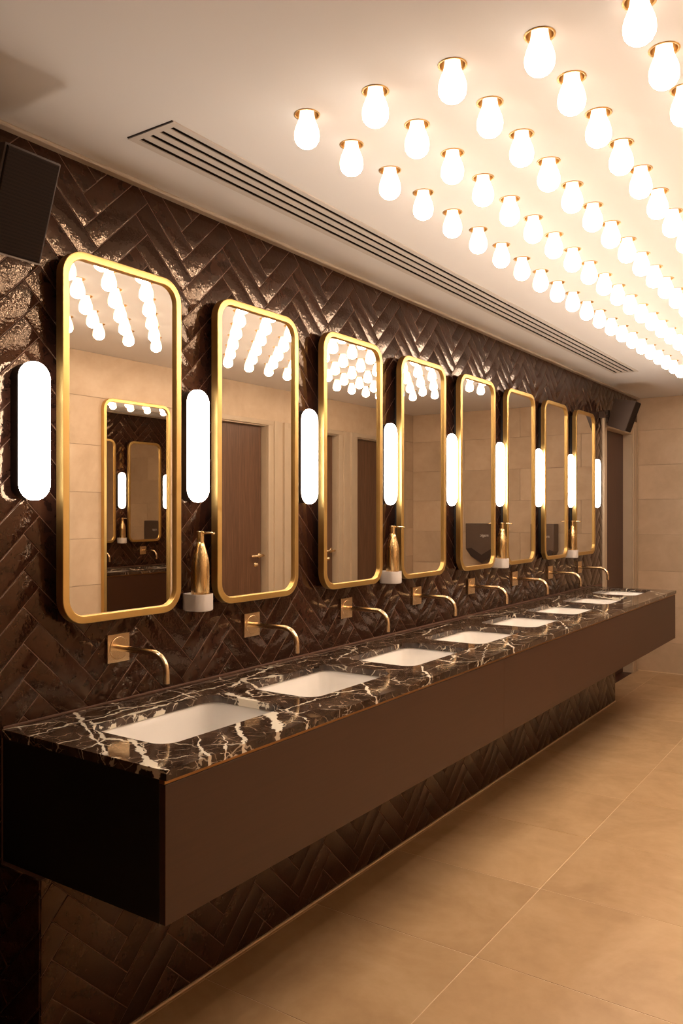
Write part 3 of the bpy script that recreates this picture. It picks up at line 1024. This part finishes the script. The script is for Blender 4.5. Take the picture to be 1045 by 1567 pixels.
faces += [(b_, b_ + 1, b_ + 5, b_ + 4), (b_ + 1, b_ + 2, b_ + 6, b_ + 5), (b_ + 2, b_ + 3, b_ + 7, b_ + 6), (b_ + 3, b_, b_ + 4, b_ + 7)]
bm = bmesh.new()
vv = [bm.verts.new(v) for v in verts]
for f in faces: bm.faces.new([vv[i] for i in f])
bmesh.ops.remove_doubles(bm, verts=bm.verts[:], dist=1e-5)
tag(put('marble_worktop', from_bm('marble_worktop', bm, M['marble'])), 'long dark brown marble worktop with white veins and eight basin cutouts', 'worktop')

def bowl(ins, z, r):
    return [(p[0], p[1], z) for p in rrect(0, 0, HX1 - HX0 - 2 * ins, HW - 2 * ins, r, 8)]
rg = [bowl(-0.020, -0.004, HR + 0.02), bowl(-0.020, 0.0, HR + 0.02), bowl(-0.006, 0.0, HR + 0.006), bowl(-0.004, -0.004, HR + 0.004), bowl(0.0, -0.05, HR), bowl(0.004, -0.085, HR - 0.004),
      bowl(0.012, -0.104, HR - 0.006), bowl(0.030, -0.116, HR - 0.012), bowl(0.075, -0.122, 0.04), bowl(0.13, -0.126, 0.015)]
v_, f_ = loft(rg, True)
bm = bmesh.new()
vv = [bm.verts.new(v) for v in v_]
for f in f_: bm.faces.new([vv[i] for i in f])
me_bowl = from_bm('bowl', bm, M['ceramic'], True)
vs, fs = lathe([(0.0, 0.003), (0.018, 0.003), (0.022, 0.0015), (0.022, 0.0)], 20)
me_drain = mesh('drain', [(v[0], v[1], v[2] - 0.126) for v in vs], fs, M['chrome'], True)
bas = None
for k in range(8):
    loc = ((HX0 + HX1) / 2, basin_y[k], ZB - 0.0005)
    lab = 'white undermount basin in the marble, %s' % ('nearest the viewer' if k == 0 else 'farthest from the viewer' if k == 7 else ORD[k] + ' from the near end')
    if bas is None:
        bas = thing('basin', lab, 'basin', loc, 'white basins in the worktop')
        put('bowl', me_bowl, bas); put('drain', me_drain, bas)
    else:
        copy_tree(bas, loc, lab)

cab = thing('vanity_cabinet', 'long wall-hung satin brown vanity cabinet under the marble worktop', 'cabinet', (0.0, (CY0 + CY1) / 2, CB))
yc = (CY0 + CY1) / 2
ch = ZB - CB
FXT = 0.637
seams = [CY0 + 0.002, 3.308, CY1 - 0.002]
for k in range(2):
    box('front_panel', (FXT - 0.020, seams[k] - yc + 0.0005, 0.0), (FXT, seams[k + 1] - yc - 0.0005, ch - 0.011), M['cabinet'], cab, 0.0008, 1)
box('end_panel', (0.001, CY0 - yc + 0.002, 0.0), (FXT - 0.0205, CY0 - yc + 0.022, ch - 0.0005), M['cabinet_end_shaded'], cab, 0.0008, 1)
box('end_panel', (0.001, CY1 - yc - 0.022, 0.0), (FXT - 0.0205, CY1 - yc - 0.002, ch - 0.0005), M['cabinet'], cab, 0.0008, 1)
box('bottom_panel', (0.001, CY0 - yc + 0.0225, 0.001), (FXT - 0.0205, CY1 - yc - 0.0225, 0.018), M['cabinet'], cab)
e_ = box('gold_edge', (FXT - 0.020, CY0 - yc + 0.001, ch - 0.0105), (FXT - 0.001, CY1 - yc - 0.001, ch - 0.0005), M['edge'], cab, 0.001, 1)
e_['label'] = 'thin gold edge under the marble'

# ------------------------------------------------------------------ speakers on the mirror wall
def speaker(loc, lab):
    sp_ = thing('wall_speaker', lab, 'speaker', loc)
    w = 0.160
    prof_ = [(-0.175, 0.035), (0.0, 0.0), (-0.090, -0.245), (-0.235, -0.185)]   # x, z of the side, front edge is points 1 to 2
    def pr(y, q): return [(x, y, z) for x, z in q]
    v_, f_ = loft([pr(0, prof_), pr(w, prof_)], True, True)
    bm = bmesh.new()
    vv = [bm.verts.new(v) for v in v_]
    for f in f_: bm.faces.new([vv[i] for i in f])
    bmesh.ops.recalc_face_normals(bm, faces=bm.faces[:])
    bmesh.ops.bevel(bm, geom=bm.edges[:], offset=0.004, segments=2, profile=0.5, affect='EDGES')
    put('body', from_bm('body', bm, M['speaker'], True, 0.5), sp_)
    # grille: thin panel inset on the front face
    d_ = Vector((-0.090, 0, -0.245)); d_.normalize()
    nn = Vector((0.245, 0, -0.090)); nn.normalize()
    L_ = 0.261
    def fp(s, y, o): return Vector((0, y, 0)) + d_ * s + nn * o
    rg_ = [[fp(s, y, o) for s, y in ((i_, i_), (L_ - i_, i_), (L_ - i_, w - i_), (i_, w - i_))] for i_, o in ((0.006, -0.002), (0.006, 0.003), (0.009, 0.005))]
    v_, f_ = loft(rg_, True)
    bm = bmesh.new()
    vv = [bm.verts.new(v) for v in v_]
    for f in f_: bm.faces.new([vv[i] for i in f])
    put('grille', from_bm('grille', bm, M['grille']), sp_)
    rg_ = [[fp(s, y, o) for s, y in ((L_ - 0.0045, 0.002), (L_ - 0.0005, 0.002), (L_ - 0.0005, w - 0.002), (L_ - 0.0045, w - 0.002))] for o in (-0.001, 0.0045)]
    v_, f_ = loft(rg_, True, True)
    o = put('bottom_edge', mesh('bottom_edge', v_, f_, M['rim']), sp_)
    # wall bracket
    vs, fs = tube([(-0.255, w * 0.5, -0.10), (-0.22, w * 0.5, -0.10), (-0.19, w * 0.5, -0.09)], 0.013, 10)
    b_ = len(vs)
    v2, f2 = tube([(-0.235, -0.09, -0.105), (-0.235, w * 0.5, -0.105)], 0.008, 10)
    bm = bmesh.new()
    for V_, F_ in ((vs, fs), (v2, f2)):
        vv = [bm.verts.new(v) for v in V_]
        for f in F_: bm.faces.new([vv[i] for i in f])
    bm_box(bm, (-loc[0] + 0.0005, w * 0.5 - 0.03, -0.15), (-0.240, w * 0.5 + 0.03, -0.05), 0.002, 1)
    bm_box(bm, (-loc[0] + 0.0005, -0.115, -0.13), (-0.222, -0.07, -0.08), 0.002, 1)
    put('bracket', from_bm('bracket', bm, M['speaker']), sp_)
    return sp_
speaker((0.272, 1.166, 2.390), 'dark brown speaker hung at upper left, nearest, above the nearest wall light')
speaker((0.272, 6.865, 2.402), 'brown speaker hung above the dark door in the far corner')

# ------------------------------------------------------------------ hand dryers on the far wall (seen in the mirrors)
def dryer(x, lab, hw=0.185):
    d_ = thing('hand_dryer', lab, 'hand dryer', (x, YF - 0.0005, 0.955), 'hand dryers on the far wall')
    hh, dp = 0.42, 0.13
    q_ = hw / 0.185
    out = [(-hw, hh), (-hw, 0.15), (-0.125 * q_, 0.075), (0.0, 0.0), (0.125 * q_, 0.075), (hw, 0.15), (hw, hh)]
    def ring(y, ins):
        cx, cz = 0, 0.24
        return [(cx + (px - cx) * (1 - ins / hw), y, cz + (pz - cz) * (1 - ins / 0.22)) for px, pz in out]
    v_, f_ = loft([ring(0.0, 0.0), ring(-dp + 0.012, 0.0), ring(-dp + 0.003, 0.003), ring(-dp, 0.010)], True, True)
    bm = bmesh.new()
    vv = [bm.verts.new(v) for v in v_]
    for f in f_: bm.faces.new([vv[i] for i in f])
    put('housing', from_bm('housing', bm, M['dryer']), d_)
    # darker chevron outlet along the lower edge
    ch_ = [(-0.174, 0.155), (-0.12, 0.083), (0.0, 0.010), (0.12, 0.083), (0.174, 0.155), (0.115, 0.165), (0.0, 0.095), (-0.115, 0.165)]
    v_, f_ = loft([[(px * q_, -dp + 0.001, pz) for px, pz in ch_], [(px * q_, -dp - 0.004, pz) for px, pz in ch_]], True, True)
    bm = bmesh.new()
    vv = [bm.verts.new(v) for v in v_]
    for f in f_: bm.faces.new([vv[i] for i in f])
    put('air_outlet', from_bm('air_outlet', bm, M['dryer_low']), d_)
    cu = bpy.data.curves.new('lettering', 'FONT')
    cu.body = 'magic'
    cu.size = 0.042
    cu.align_x = 'CENTER'
    cu.extrude = 0.0006
    cu.materials.append(M['letter'])
    tmp = bpy.data.objects.new('lettering', cu)
    o = put('lettering', bpy.data.meshes.new_from_object(tmp), d_)
    bpy.data.objects.remove(tmp)
    o.location = (-0.03, -dp - 0.0006, 0.285)
    o.rotation_euler = (PI / 2, 0, 0)
    return d_
dryer(1.634, 'dark steel hand dryer seen whole in the fifth mirror, right of the other')
dryer(0.985, 'dark steel hand dryer seen cut off in the seventh mirror', 0.122)
